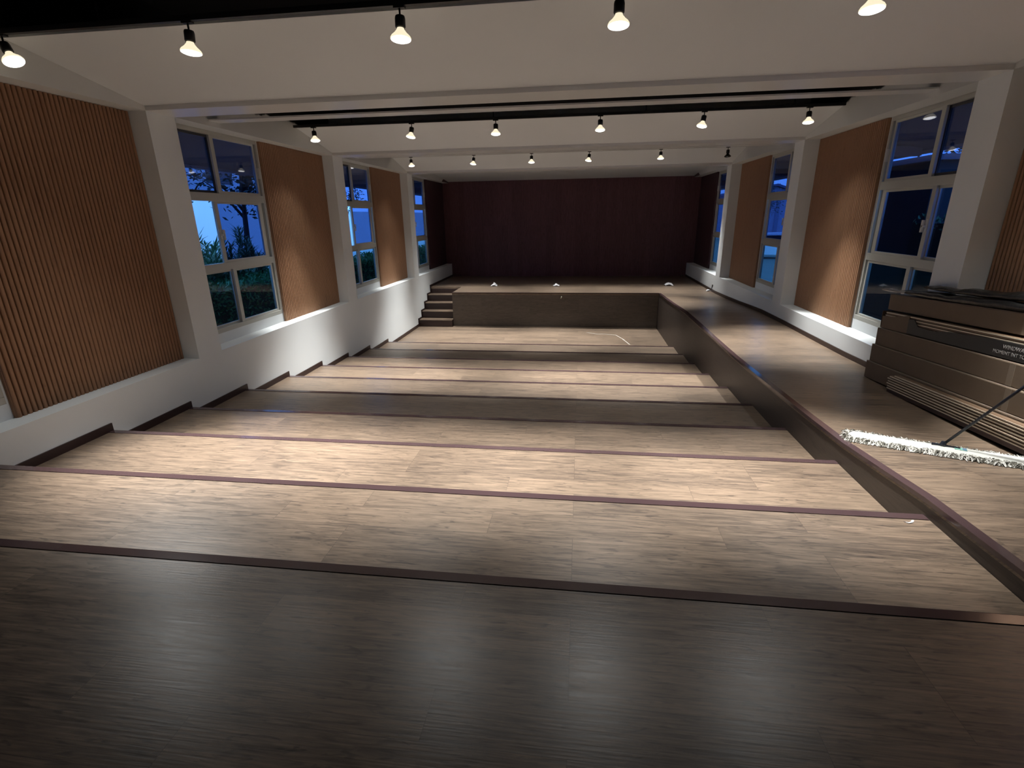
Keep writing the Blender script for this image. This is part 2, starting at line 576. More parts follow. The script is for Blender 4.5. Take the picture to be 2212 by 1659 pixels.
# ================================================================== stage, walkway, steps
stage = tag(empty('stage'), 'low wooden stage with plank deck across the far end of the hall', 'stage')
b = MB()
b.prism([(xSt, yS), (xP+.001, yS), (xP+.001, yS+.6), (xR+.0, yS+.6), (xR, yE-.02), (xL, yE-.02), (xL, 13.695), (xSt, 13.695)], 'z', zS-.05, zS)
b.build('deck', M['floor'], stage)
b = MB()
b.box(xSt, xP, yS+.002, yS+.04, 0, zS-.051)
b.build('front_panel', wood('stage_front_planks', 'xy', (0.060, 0.046, 0.036), (0.105, 0.081, 0.062), (0.034, 0.026, 0.021), rough=0.45), stage)
b = MB()
b.box(xSt-.003, xSt+.04, yS+.04, 13.72, 0, zS-.051)
b.build('side_panel', M['side'], stage)
b = MB()
b.box(xSt-.006, xP, yS-.008, yS+.035, zS-.012, zS+.004)
b.build('edge_trim', M['base'], stage)
gl_ = MB()
gl_.tube([(-.425, yS-.001, .765), (-.425, yS-.02, .755), (-.435, yS-.03, .735), (-.445, yS-.022, .72)], [.012, .014, .013, .008], 8)
o = gl_.build('loose_cable_end', M['brass'], smooth=True)
tag(o, 'short pale cable end sticking out of the stage front', 'cable end')

st = tag(empty('stage_steps', ((xL+xSt)/2, 12.5, 0)), 'narrow flight of dark steps up to the stage beside the left wall', 'steps')
SY = [12.477, 12.77, 13.07, 13.375, 13.695]
for k in range(5):
    zt = zS*(k+1)/5
    zb = zS*k/5
    if k < 4:
        b = MB()
        b.box(xL+.003, xSt-.004, SY[k], SY[k+1]+.02, zb, zt-.012)
        b.cur = 1
        b.box(xL+.003, xSt-.004, SY[k]-.012, SY[k+1], zt-.012, zt)
        o = b.build('step', [M['base'], M['floor']], st)
    else:
        b = MB()
        b.box(xL+.003, xSt-.004, SY[k], SY[k]+.02, zb, zt-.052)
        o = b.build('top_riser', M['base'], st)
    o.matrix_parent_inverse = Matrix.Translation((-st.location.x, -st.location.y, 0))

wk = tag(empty('walkway', (2.5, 6, 1)), 'raised plank walkway ramping along the right wall down to the stage', 'walkway')
inv = Matrix.Translation((-2.5, -6, -1))
b = MB()
pl = [(y, z) for y, z in RAMP]
v = []
f = []
for i, (y, z) in enumerate(pl):
    v += [(xP+.0, y, z), (xR, y, z), (xP, y, z-.04), (xR, y, z-.04)]
    if i:
        o_ = 4*(i-1)
        f += [(o_, o_+1, o_+5, o_+4), (o_+2, o_+6, o_+7, o_+3), (o_, o_+4, o_+6, o_+2), (o_+1, o_+3, o_+7, o_+5)]
f += [(0, 2, 3, 1), (len(v)-4, len(v)-3, len(v)-1, len(v)-2)]
b.add(v, f)
b.build('deck', M['floor'], wk).matrix_parent_inverse = inv
b = MB()
v = []
f = []
for i, (y, z) in enumerate(pl):
    if y > yS:
        y = yS+.0005
    v += [(xP+.002, y, z-.041), (xP+.03, y, z-.041), (xP+.002, y, -.01), (xP+.03, y, -.01)]
    if i:
        o_ = 4*(i-1)
        f += [(o_, o_+1, o_+5, o_+4), (o_+2, o_+6, o_+7, o_+3), (o_, o_+4, o_+6, o_+2), (o_+1, o_+3, o_+7, o_+5)]
b.add(v, f)
b.build('side_panel', M['side'], wk).matrix_parent_inverse = inv
b = MB()
v = []
f = []
for i, (y, z) in enumerate(pl[1:]):
    v += [(xP-.006, y, z+.004), (xP+.05, y, z+.004), (xP-.006, y, z-.022), (xP+.05, y, z+.0)]
    if i:
        o_ = 4*(i-1)
        f += [(o_, o_+1, o_+5, o_+4), (o_+2, o_+6, o_+7, o_+3), (o_, o_+4, o_+6, o_+2), (o_+1, o_+3, o_+7, o_+5)]
b.add(v, f)
b.build('edge_trim', M['trim'], wk).matrix_parent_inverse = inv

# baseboards
BH = .072
b = MB()
for k in range(11):
    y0 = ys[k]
    y1 = ys[k+1] if k < 10 else SY[0]
    b.box(xL-.001, xL+.012, y0+.001, y1+.003, TZ[k]+.0, TZ[k]+BH)
for k in range(5):
    zb = zS*k/5
    zt = zS*(k+1)/5
    b.box(xL-.001, xL+.014, SY[k]-.05, SY[k]+.012, zb+(0 if k else .07), zt+.04)
    if k < 4:
        b.box(xL-.001, xL+.014, SY[k]-.04, SY[k+1]-.01, zt, zt+.042)
b.box(xL-.001, xL+.012, SY[4]-.05, yE-.02, zS, zS+.055)
tag(b.build('baseboard_left', M['base']), 'dark skirting following the floor steps along the left wall', 'baseboard', kind='structure')
b = MB()
v = []
f = []
pr_ = [(yE-.02, zS)]+pl
for i, (y, z) in enumerate(pr_):
    v += [(xR+.001, y, z+.06), (xR-.012, y, z+.06), (xR+.001, y, z), (xR-.012, y, z)]
    if i:
        o_ = 4*(i-1)
        f += [(o_, o_+1, o_+5, o_+4), (o_+2, o_+6, o_+7, o_+3), (o_, o_+4, o_+6, o_+2), (o_+1, o_+3, o_+7, o_+5)]
b.add(v, f)
tag(b.build('baseboard_right', M['base']), 'dark skirting along the foot of the right wall above the walkway', 'baseboard', kind='structure')


# ================================================================== slatted panels
def slat_panel(side, y0, y1, label, group):
    xf, xb = (xLs, xLw-.002) if side < 0 else (xRs, xRw+.002)
    s = -1 if side < 0 else 1
    pitch = 0.0405
    nf = max(1, round((y1-y0)/pitch))
    p = (y1-y0)/nf
    prof = []
    r = 0.014
    for k in range(nf):
        yb = y0+k*p
        prof.append((yb+.003, xf+s*.016))
        for j in range(7):
            a = PI*j/6
            prof.append((yb+p/2-(p/2-.004)*math.cos(a), xf+s*(r-r*math.sin(a)**.7 if j not in (0, 6) else r)))
        prof.append((yb+p-.003, xf+s*.016))
    b = MB()
    z0, z1 = zT+.001, zB-.002
    n_ = len(prof)
    v = [(x, y, z0) for y, x in prof]+[(x, y, z1) for y, x in prof]
    f = [(i, i+1, i+1+n_, i+n_) for i in range(n_-1)]
    b.add(v, f)
    b.box(xf+s*.016, xb, y0, y1, z0, z1)
    o = b.build('slat_panel', M['slat'])
    return tag(o, label, 'wall panel', group)


wd = ['nearest the camera', 'second from the camera', 'closest to the stage']
for i in range(3):
    ya, yb = WIN[i][1]+.012, A1+i*PER
    for side, nm in ((-1, 'left'), (1, 'right')):
        slat_panel(side, ya, yb, 'reddish brown fluted wood wall panel on the %s wall, %s' % (nm, wd[i]), 'fluted panels on the %s wall' % nm)


# ================================================================== windows
def window(side, i, num):
    y0, y1 = WIN[i]
    xw = xLw if side < 0 else xRw
    s = -1 if side < 0 else 1
    root = empty('window_%d' % num, (xw, y0, 1.375))
    inv = Matrix.Translation((-xw, -y0, -1.375))

    def put(b, name, mat, par=None, bev=0.0):
        o = b.build(name, mat, par or root, bevel=bev)
        if par is None:
            o.matrix_parent_inverse = inv
        else:
            o.matrix_parent_inverse = Matrix.Identity(4)
        return o

    def X(d):
        return xw+s*d
    zb, zt = 1.375, zB
    b = MB()                      # outer frame and transoms
    b.box(X(.0), X(.06), y0, y1, zb, zb+.055)
    b.box(X(.0), X(.06), y0, y1, zt-.045, zt-.001)
    b.box(X(.0), X(.06), y0, y0+.07, zb+.055, zt-.045)
    b.box(X(.0), X(.06), y1-.035, y1, zb+.055, zt-.045)
    b.box(X(.035), X(.06), y1-.075, y1-.035, zb+.055, zt-.045)
    b.box(X(.0), X(.06), y0+.07, y1-.035, 2.895, 2.985)
    b.box(X(.0), X(.06), y0+.07, y1-.035, 2.10, 2.185)
    put(b, 'window_frame', M['alu'], bev=.003)
    ym = y0+.80
    # top row: sash in front on the far side, sash behind on the near side
    rows = [(2.985, zt-.045, 'top'), (2.185, 2.895, 'mid'), (zb+.055, 2.10, 'bottom')]
    for (za, zc, rn) in rows:
        if rn == 'mid':
            fa, fb = y0+.637, y0+1.578
        else:
            fa, fb = y0+.766, y1-.075
        st_ = .062
        b = MB()
        b.box(X(.006), X(.034), fa, fa+st_, za, zc)
        b.box(X(.006), X(.034), fb-(.07 if rn == 'mid' else .028), fb, za, zc)
        b.box(X(.006), X(.034), fa+st_, fb-(.07 if rn == 'mid' else .028), za, za+.028)
        b.box(X(.006), X(.034), fa+st_, fb-(.07 if rn == 'mid' else .028), zc-.028, zc)
        sash = put(b, 'sash', M['alu'], bev=.002)
        b = MB()
        b.box(X(.018), X(.023), fa+st_-.005, fb-.02, za+.02, zc-.02)
        g_ = b.build('glass_pane', M['glass_low' if rn == 'bottom' else 'glass'], sash)
        b = MB()
        if not (rn == 'mid' and side < 0 and i in (1, 2)):
            b.box(X(.036), X(.056), fa-.01, fa+.05, za, zc)
            b.box(X(.036), X(.056), y0+.07, y0+.11, za, zc)
            b.box(X(.036), X(.056), y0+.11, fa-.01, za, za+.028)
            b.box(X(.036), X(.056), y0+.11, fa-.01, zc-.028, zc)
            sash2 = put(b, 'sash', M['alu_dark'] if rn == 'top' else M['alu'])
            b = MB()
            b.box(X(.044), X(.049), y0+.10, fa, za+.02, zc-.02)
            b.build('glass_pane', M['glass_low' if rn == 'bottom' else 'glass'], sash2)
        if rn == 'mid':           # closed channel left where the sash slid away
            b = MB()
            b.box(X(.0), X(.016), fa+.012, fa+.040, 2.46, 2.58)
            b.box(X(-.022), X(-.004), fa+.045, fa+.070, 2.45, 2.57)
            b.box(X(-.022), X(.0), fa+.02, fa+.065, 2.50, 2.52)
            b.build('latch', M['latch'], sash)
        if rn == 'top':
            b = MB()
            b.box(X(-.02), X(.01), y1-.068, y1-.045, 3.20, 3.33)
            put(b, 'latch', M['latch'])
    nth = ['nearest the camera', 'second from the camera', 'third, opposite the middle of the floor', 'beside the stage'][i]
    if i == 0:
        nth = 'cut by the picture edge'
    elif i == 1:
        nth = 'large near one'
    elif i == 2:
        nth = 'middle one between fluted panels'
    return tag(root, 'tall three-row sliding window with pale frame on the %s wall, %s' % ('left' if side < 0 else 'right', nth), 'window', 'sliding windows on the %s wall' % ('left' if side < 0 else 'right'), 'structure')


num = 1
for side in (-1, 1):
    for i in range(4):
        if side > 0 and i == 0:
            i_ = 0
        window(side, i, num)
        num += 1

# ================================================================== track lighting
TRY = [3.555, 7.465, 11.395, 13.15]
for i, y in enumerate(TRY):
    b = MB()
    b.box(xL+.02, xR-.02, y-.017, y+.017, 3.905, 3.937)
    for x in (-3.2, -1.2, .8, 2.6):
        b.tube([(x, y, 3.937), (x, y, 4.625)], .006, 6)
    o = b.build('lighting_track', M['blackmetal'])
    tag(o, 'black lighting track in the ceiling gap, '+['nearest the camera', 'second from the camera', 'before the front edge of the stage', 'above the stage behind the last beam'][i], 'lighting track', 'lighting tracks')


def make_lamp(lit=True):
    root = empty('track_spotlight')
    b = MB()
    b.box(-.035, .035, -.016, .016, -.012, -.0005)
    b.build('track_adapter', M['blackmetal'], root)
    b = MB()
    b.tube([(0, 0, -.012), (0, 0, -.058)], .006, 8)
    b.build('stem', M['blackmetal'], root, smooth=True)
    head = empty('lamp_head', (0, 0, -.055))
    head.parent = root
    b = MB()
    b.lathe([(.008, .006), (.029, .002), (.032, -.010), (.032, -.056), (.026, -.064)], 16)
    b.build('socket', M['blackmetal'], head, smooth=True)
    b = MB()
    b.lathe([(.020, -.058), (.024, -.072), (.040, -.092), (.058, -.108), (.064, -.118), (.064, -.123), (.061, -.126)], 24, cap=False)
    b.build('bulb_reflector', M['bulbglass'] if lit else M['bulbdead'], head, smooth=True)
    b = MB()
    b.lathe([(.0615, -.1262), (.048, -.132), (.025, -.1365), (.001, -.138)], 24)
    b.build('bulb_face', M['bulbface'] if lit else M['bulbdead'], head, smooth=True)
    if lit:
        for nm, pw, ang in (('lamp_beam', LAMP_W, 58), ('lamp_spill', SPILL_W, 106)):
            li = bpy.data.lights.new(nm, 'SPOT')
            li.energy = pw
            li.color = LAMP_COL
            li.spot_size = math.radians(ang)
            li.spot_blend = 1.0
            li.shadow_soft_size = .05
            lo = bpy.data.objects.new(nm, li)
            COL.objects.link(lo)
            lo.parent = head
            lo.location = (0, 0, -.19)
    return root


LX = [[-3.97, -2.57, -1.14, .19, 1.57, 2.85], [-3.77, -2.34, -1.17, .22, 1.53, 2.79], [-3.64, -2.27, -1.05, .14, 1.56, 2.85], [-3.60, -2.3, -1.0, .2, 1.5, 2.75]]
ROWN = ['nearest row', 'middle row', 'far row', 'stage row']
POSN = ['first from the left wall', 'second from the left wall', 'third from the left wall', 'third from the right wall', 'second from the right wall', 'closest to the right wall']
proto = make_lamp(True)
dead = make_lamp(False)
first = True
TILT = {(1, 0): (0, -.12), (1, 1): (0, .15), (1, 4): (0, .20), (1, 5): (0, .02), (2, 1): (0, .14), (2, 0): (.0, -.10), (3, 0): (0, -.15), (3, 1): (0, .15), (2, 3): (0, .16), (0, 5): (0, -.30), (0, 1): (.03, .04), (0, 0): (0, -.45)}
for r in range(4):
    for k in range(6):
        if (r, k) == (2, 5):
            o = dead
        elif first:
            o = proto
            first = False
        else:
            o = copy_tree(proto)
        if r == 3 and k == 0:      # dimmer beams over the stage
            for hd in o.children:
                for ch in hd.children:
                    if ch.type == 'LIGHT':
                        ch.data = ch.data.copy()
                        ch.data.energy *= .42
            proto = o
        o.location = (LX[r][k], TRY[r], 3.905)
        tx, ty = TILT.get((r, k), (0, 0))
        for ch in o.children:
            if ch.name.startswith('lamp_head'):
                ch.rotation_euler = ((-.105, -.15, -.13, -.05)[r]+tx, ty, 0)
        lab = 'track spotlight with %s bulb in the %s, %s' % ('an unlit' if o is dead else 'a glowing', ROWN[r], POSN[k])
        tag(o, lab, 'spotlight', 'spotlights on the '+ROWN[r].replace('row', 'track'))

# ================================================================== cartons and plank bundles on the walkway
SL = -math.atan(.062)
BY = 5.52


def lying(name, x0, x1, ye, z0, h, length, mat, label, cat, group=None, bev=.004, extra=None):
    """a long box lying along the ramp, far end at y = ye, rising towards the camera"""
    root = empty(name, (0, ye, z0), (SL, 0, 0))
    b = MB()
    b.box(x0, x1, -length, 0, 0, h)
    b.build('body', mat, root, bevel=bev)
    return tag(root, label, cat, group)


def carton(x0, x1, ye, z0, h, length, label):
    root = empty('carton', (0, ye, z0), (SL, 0, 0))
    b = MB()
    b.box(x0, x1, -length, 0, 0, h)
    b.build('carton_body', M['card'], root, bevel=.006)
    b = MB()
    b.box(x0+.003, x1-.003, -length+.002, .0015, h-.001, h+.002)
    b.build('lid_flap', M['cardedge'], root)
    b = MB()
    b.box(x0-.0015, x0+.001, -length*.55, -length*.55+.05, .002, h-.004)
    b.build('packing_tape', M['cardedge'], root)
    return tag(root, label, 'box', 'long cartons stacked on the walkway')


carton(2.994, 3.200, 5.50, 1.018, .172, 3.3, 'long brown cardboard carton at the bottom of the stack by the right wall')
carton(3.008, 3.203, 5.49, 1.196, .172, 3.2, 'long brown carton, second from the bottom of the stack by the right wall')
carton(3.022, 3.206, 5.48, 1.374, .165, 3.1, 'long brown carton just under the black-sleeved plank bundle')
carton(3.085, 3.210, 5.50, 1.724, .150, 3.0, 'topmost brown carton carrying the black plastic packages')

# plank bundle in a torn sleeve, fourth layer
for k in range(6):
    root = empty('fluted_plank', (0, 5.46-.008*(k % 3), 1.548+k*.0275), (SL, 0, 0))
    b = MB()
    b.prism([(3.052, .0), (3.208, .0), (3.208, .024), (3.060, .024), (3.052, .018)], 'y', -3.0, 0)
    b.cur = 1
    b.box(3.0485, 3.052, -3.0, -.001, .014, .022)
    b.build('plank_body', [M['plank'], M['plankedge']], root)
    tag(root, 'thin brown plank in the sleeved bundle, %s' % ['lowest', 'second from the bottom', 'third from the bottom', 'third from the top', 'second from the top', 'topmost'][k], 'plank', 'planks in the sleeved bundle')
root = empty('cardboard_sleeve', (0, 5.47, 1.548), (SL, 0, 0))
b = MB()
b.add([(3.044, -.42, 0), (3.044, 0, 0), (3.044, 0, .115), (3.044, -.19, .128), (3.044, -.42, .165),
       (3.040, -.42, 0), (3.040, 0, 0), (3.040, 0, .115), (3.040, -.19, .128), (3.040, -.42, .165)],
      [(0, 1, 2, 3, 4), (9, 8, 7, 6, 5), (0, 5, 6, 1), (1, 6, 7, 2), (2, 7, 8, 3), (3, 8, 9, 4), (4, 9, 5, 0)])
b.build('sleeve_side', M['card'], root)
b = MB()
b.box(3.040, 3.208, .012, .015, 0, .165)
b.build('sleeve_end', M['card'], root)
tag(root, 'torn brown cardboard sleeve at the far end of the plank bundle', 'sleeve')
root = empty('printed_sleeve', (0, 5.47, 1.548), (SL, 0, 0))
b = MB()
b.add([(3.043, -3.0, .004), (3.043, -.42, .004), (3.043, -.42, .135), (3.043, -.50, .14), (3.043, -.56, .085), (3.043, -.78, .075), (3.043, -.95, .10), (3.043, -1.3, .118), (3.043, -3.0, .13),
       (3.037, -3.0, .004), (3.037, -.42, .004), (3.037, -.42, .135), (3.037, -.50, .14), (3.037, -.56, .085), (3.037, -.78, .075), (3.037, -.95, .10), (3.037, -1.3, .118), (3.037, -3.0, .13)],
      [tuple(range(9)), tuple(range(17, 8, -1))]+[(i, i+9, (i+1) % 9+9, (i+1) % 9) for i in range(9)])
b.build('sleeve_side', M['darkbox'], root)
for j, (txt, yy, zz_, sz) in enumerate((('WINDWAY /', -1.52, .072, .040), ('MOMENT INT TONE', -1.44, .030, .036))):
    cu = bpy.data.curves.new('lettering', 'FONT')
    cu.body = txt
    cu.size = sz
    cu.extrude = .0004
    cu.materials.append(M['ink'])
    tmp = bpy.data.objects.new('lettering_curve', cu)
    COL.objects.link(tmp)
    bpy.context.view_layer.update()
    tme = bpy.data.meshes.new_from_object(tmp.evaluated_get(bpy.context.evaluated_depsgraph_get()))
    bpy.data.objects.remove(tmp)
    to = bpy.data.objects.new('lettering', tme)
    COL.objects.link(to)
    to.parent = root
    to.location = (3.0363, yy, zz_)
    to.rotation_euler = (PI/2, 0, -PI/2)
tag(root, 'torn black printed sleeve with pale writing wrapped on the plank bundle', 'sleeve')

# loose bundle of pale edged planks in front, on the walkway
nP = 7
for k in range(nP):
    z = 1.055+k*.0225
    yo = [0, .0, .012, .004, .02, -.01, -.07][k]
    root = empty('fluted_plank', (0, 4.985+yo, z), (SL, 0, 0))
    b = MB()
    x0 = 2.935 + [0, .0, -.002, .001, .002, .001, .006][k]
    b.prism([(x0+.004, .0), (2.990, .0), (2.990, .0195), (x0+.010, .0195), (x0+.004, .013)], 'y', -2.75, 0)
    b.cur = 1
    b.box(x0, x0+.004, -2.75, -.001, .006, .0145)
    b.build('plank_body', [M['plank'], M['plankedge']], root)
    tag(root, 'long pale-edged plank leaning on the lowest carton, %s' % ['lowest of seven', 'second from the bottom', 'third from the bottom', 'fourth in the pile', 'third from the top', 'second from the top', 'topmost of seven'][k], 'plank', 'pale-edged planks beside the cartons')
root = empty('wood_bearer', (0, 4.985, 1.034), (SL, 0, 0))
b = MB()
b.box(2.930, 2.988, -2.7, -.02, -.004, .024)
b.build('bearer_body', M['base'], root)
tag(root, 'dark wooden bearer on the walkway under the pale planks', 'bearer')

# black plastic packages on top
from mathutils import noise as mnoise


def blob(name, c, size, mat, label, seed, cat='package', rough=.25):
    nu, nv = 40, 18
    b = MB()
    v = []
    for i in range(nu+1):
        t = i/nu
        for j in range(nv):
            a = 2*PI*j/nv
            ex = .55
            w = (math.sin(PI*min(max(t, .0), 1)))**.35 if 0 < t < 1 else 0
            cx_ = math.copysign(abs(math.cos(a))**ex, math.cos(a))*size[0]/2*w
            cz_ = math.copysign(abs(math.sin(a))**ex, math.sin(a))*size[2]/2*w
            p = Vector((cx_, (t-.5)*size[1], cz_))
            nn = mnoise.noise(Vector((p.x*9+seed, p.y*5, p.z*9)))*size[2]*rough
            nn2 = mnoise.noise(Vector((p.x*26+seed, p.y*16, p.z*26)))*size[2]*rough*.5
            p.z += (nn+nn2)*(1 if p.z > 0 else .12)
            p.x += nn*.4
            v.append(p)
    f = [(i*nv+j, i*nv+(j+1) % nv, (i+1)*nv+(j+1) % nv, (i+1)*nv+j) for i in range(nu) for j in range(nv)]
    b.add(v, f)
    o = b.build(name, mat, smooth=True, loc=c)
    o.rotation_euler = (SL, 0, 0)
    return tag(o, label, cat)


blob('plastic_package', (3.135, 4.30, 1.985), (.15, 2.25, .062), M['film'], 'long shiny black plastic package lying on the topmost carton', 3.1)
blob('plastic_package', (3.150, 4.20, 2.052), (.12, 1.9, .050), M['film'], 'upper crumpled black plastic package on top of the stack', 8.7, rough=.45)
blob('clear_wrap', (3.115, 5.50, 1.91), (.07, .42, .030), M['clearwrap'], 'crumpled grey translucent wrap at the far end of the black packages', 5.5, rough=.5, cat='wrap')

# ================================================================== dust mop
mop = empty('dust_mop', (2.45, 3.50, 1.09))
mop.rotation_euler = (0, 0, math.atan2(-.47, .90))
# local x along the head, z up. slope of the ramp is followed by building on the ramp surface
ang = mop.rotation_euler[2]


def mz(lx, ly):
    wx = 2.45+lx*math.cos(ang)-ly*math.sin(ang)
    wy = 3.50+lx*math.sin(ang)+ly*math.cos(ang)
    return ramp_z(wy)-1.09


b = MB()
L0, L1 = -.50, .56
nx, ny = 60, 10
v = []
for i in range(nx+1):
    lx = L0+(L1-L0)*i/nx
    e = min(1, (lx-L0)/.05, (L1-lx)/.05)
    for j in range(ny+1):
        t = -1+2*j/ny
        ly = t*.064*(.6+.4*max(e, 0)**.5)
        h = .038*math.sqrt(max(0, 1-(t*.96)**2))*(.35+.65*max(e, 0)**.5)
        v.append((lx, ly, mz(lx, ly)+.006+h+.004*mnoise.noise(Vector((lx*30, ly*60, 3)))))
f = [(i*(ny+1)+j, i*(ny+1)+j+1, (i+1)*(ny+1)+j+1, (i+1)*(ny+1)+j) for i in range(nx) for j in range(ny)]
b.add(v, f)
b.build('mop_canvas', M['mopback'], mop, smooth=True)
b = MB()
rr = random.Random(11)
for q in range(2100):
    lx = rr.uniform(L0-.01, L1+.01)
    sd = rr.choice((-1, 1))
    ly = sd*rr.uniform(.040, .082)
    if q % 12 == 0:
        lx = rr.choice((L0, L1))+rr.uniform(-.01, .01)
        ly = rr.uniform(-.05, .05)
    ln = rr.uniform(.022, .060)
    a = (PI/2*sd)+rr.uniform(-.9, .9)
    z0 = mz(lx, ly)+rr.uniform(.006, .026)
    p0 = Vector((lx, ly, z0))
    p1 = p0+Vector((math.cos(a)*ln*.6, math.sin(a)*ln*.6, .004))
    p2 = p1+Vector((math.cos(a)*ln*.5, math.sin(a)*ln*.5, 0))
    p2.z = mz(p2.x, p2.y)+.004
    b.cur = 0 if rr.random() < .5 else 1
    b.tube([p0, p1, p2], .0030, 4, cap=False)
b.build('yarn_fringe', [M['mop'], M['mopsoilshade']], mop)['kind'] = 'stuff'
b = MB()
zc = mz(.055, 0)+.046
b.box(-.02, .13, -.010, .010, zc-.004, zc+.006)
b.lathe([(.016, 0), (.018, .012), (.013, .03)], 12, (.04, 0, zc))
b.build('swivel_joint', M['mopdark'], mop, smooth=False)
b = MB()
b.box(.10, .165, -.030, .012, zc-.001, zc+.003)
tg = b.build('sewn_tag', M['tag'], mop)
tg['label'] = 'small green printed tag'
b = MB()
b.box(.142, .163, -.028, .010, zc+.0031, zc+.0037)
b.build('tag_print', M['tagblue'], tg)
# handle leaning up towards the right
ca, sa = math.cos(-ang), math.sin(-ang)


def to_local(x, y, z):
    dx, dy = x-2.45, y-3.50
    return (dx*ca-dy*sa, dx*sa+dy*ca, z-1.09)


b = MB()
H0 = (2.492, 3.478, 1.09+zc+.02)
H1 = (2.925, 3.36, 1.60)
dH = Vector(H1)-Vector(H0)
H2 = Vector(H0)+dH*(1.30/dH.length)
H2 = Vector((min(H2.x, 3.03), H2.y, H2.z))
b.tube([to_local(*H0), to_local(*H2)], .0085, 10)
b.build('handle', M['mopdark'], mop, smooth=True)
tag(mop, 'wide white cotton dust mop with thin dark handle lying on the walkway', 'mop')


# ================================================================== litter
def scrap(name, c, s, label, seed, mat, cat='litter', n=26):
    rr = random.Random(seed)
    b = MB()
    v = []
    for i in range(7):
        for j in range(7):
            x = (i/6-.5)*s
            y = (j/6-.5)*s*.8
            r = math.hypot(x, y)/s
            v.append((x+rr.uniform(-1, 1)*s*.10, y+rr.uniform(-1, 1)*s*.10, max(.001, s*.42*(1-1.6*r)*(0.5+rr.random()))))
    f = [(i*7+j, i*7+j+1, (i+1)*7+j+1, (i+1)*7+j) for i in range(6) for j in range(6)]
    b.add(v, f)
    o = b.build(name, mat, loc=c)
    md = o.modifiers.new('thick', 'SOLIDIFY')
    md.thickness = .0015
    return tag(o, label, cat)


scrap('plastic_scrap', (-2.321, 13.90, zS+.001), .17, 'crumpled white plastic scrap on the stage, nearest the steps', 1, M['plastic'])
scrap('plastic_scrap', (-.62, 13.92, zS+.001), .16, 'small upright crumpled white scrap near the middle of the stage', 5, M['plastic'])
scrap('plastic_scrap', (2.37, 14.1, zS+.001), .22, 'larger crumpled pale scrap on the stage above the walkway corner', 9, M['plastic'])
b = MB()
b.prism([(-.028, -.004), (-.010, -.012), (.006, -.004), (.016, .010), (.030, .016), (.028, .006), (.018, -.006), (.004, -.014), (-.012, -.018)], 'z', .0, .003)
tag(b.build('paper_scrap', M['plastic'], loc=(1.794, 2.599, 1.0765)), 'tiny curled white paper scrap by the second nosing strip', 'litter')
b = MB()
b.tube([(xR-.006, 12.93, .985), (xR-.012, 12.95, .955), (xR-.02, 12.94, .90), (xR-.05, 12.99, .868), (xR-.09, 13.08, .861), (xR-.06, 13.2, .862)], .006, 6)
b.box(xR-.012, xR-.0005, 12.89, 12.95, .96, 1.02)
tag(b.build('loose_cable', M['cable'], smooth=False), 'short black cable hanging from the right low wall beside the stage', 'cable')
scrap('plastic_scrap', (xR-.07, 13.02, zS+.006), .09, 'small white scrap against the right low wall below the loose cable', 21, M['plastic'])
scrap('plastic_scrap', (xR-.13, 16.15, zS+.001), .10, 'small pale scrap in the far right corner of the stage', 31, M['mopsoilshade'])
b = MB()
path = [(.20, 12.02), (.45, 11.84), (.62, 11.86), (.88, 11.76), (1.00, 11.40), (1.12, 10.85)]
for (a, c) in zip(path, path[1:]):
    d = Vector((c[0]-a[0], c[1]-a[1], 0)).normalized()
    nrm = Vector((-d.y, d.x, 0))*.009
    b.quad((a[0]-nrm.x, a[1]-nrm.y, .0012), (a[0]+nrm.x, a[1]+nrm.y, .0012), (c[0]+nrm.x, c[1]+nrm.y, .0012), (c[0]-nrm.x, c[1]-nrm.y, .0012))
tag(b.build('dust_streak', M['chalk']), 'faint pale dust streak on the lowest floor level before the stage', 'dust mark')

# ================================================================== outside
b = MB()
b.box(-60, xLw-.21, -5, 90, -.1, .0)
b.box(xRw+.21, 70, -5, 110, -.1, .0)
b.box(-60, 70, yE+.3, 110, -.12, -.02)
tag(b.build('ground', M['ground']), 'dark ground outside the windows', 'ground', kind='structure')

for nm, x0, x1 in (('left', xLw-.07, -6.0), ('right', xRw+.07, 5.0)):
    root = tag(empty('roof_eave', (x0, 6, 3.4)), 'dark roof eave overhanging the windows outside the %s wall' % nm, 'eave', kind='structure')
    inv = Matrix.Translation((-x0, -6, -3.4))
    b = MB()
    b.prism([(x0, 3.78), (x1, 3.50), (x1, 3.66), (x0, 3.95)], 'y', -3, 22)
    b.build('soffit', M['eave'], root).matrix_parent_inverse = inv
    b = MB()
    sg = -1 if nm == 'left' else 1
    b.box(x1, x1+sg*.08, -3, 22, 3.46, 3.60)
    b.build('gutter', M['gutter'], root).matrix_parent_inverse = inv
    b = MB()
    for yy in (1.2, 5.0, 8.8, 12.6, 16.4):
        b.box(x0, x1-sg*.1, yy-.06, yy+.06, 3.42, 3.56)
    b.build('rafters', M['eave'], root).matrix_parent_inverse = inv


def leafy(b, pts_fn, n, size, rr, elong=2.2, up=0.0):
    for _ in range(n):
        p = pts_fn(rr)
        a = rr.uniform(0, 2*PI)
        e = rr.uniform(-.5, .9)+up
        d = Vector((math.cos(a)*math.cos(e), math.sin(a)*math.cos(e), math.sin(e)))
        w = d.cross(Vector((rr.uniform(-1, 1), rr.uniform(-1, 1), rr.uniform(.2, 1)))).normalized()
        s = size*rr.uniform(.6, 1.3)
        p0 = Vector(p)
        b.add([p0, p0+d*s*.5+w*s/elong/2, p0+d*s, p0+d*s*.5-w*s/elong/2], [(0, 1, 2, 3)])


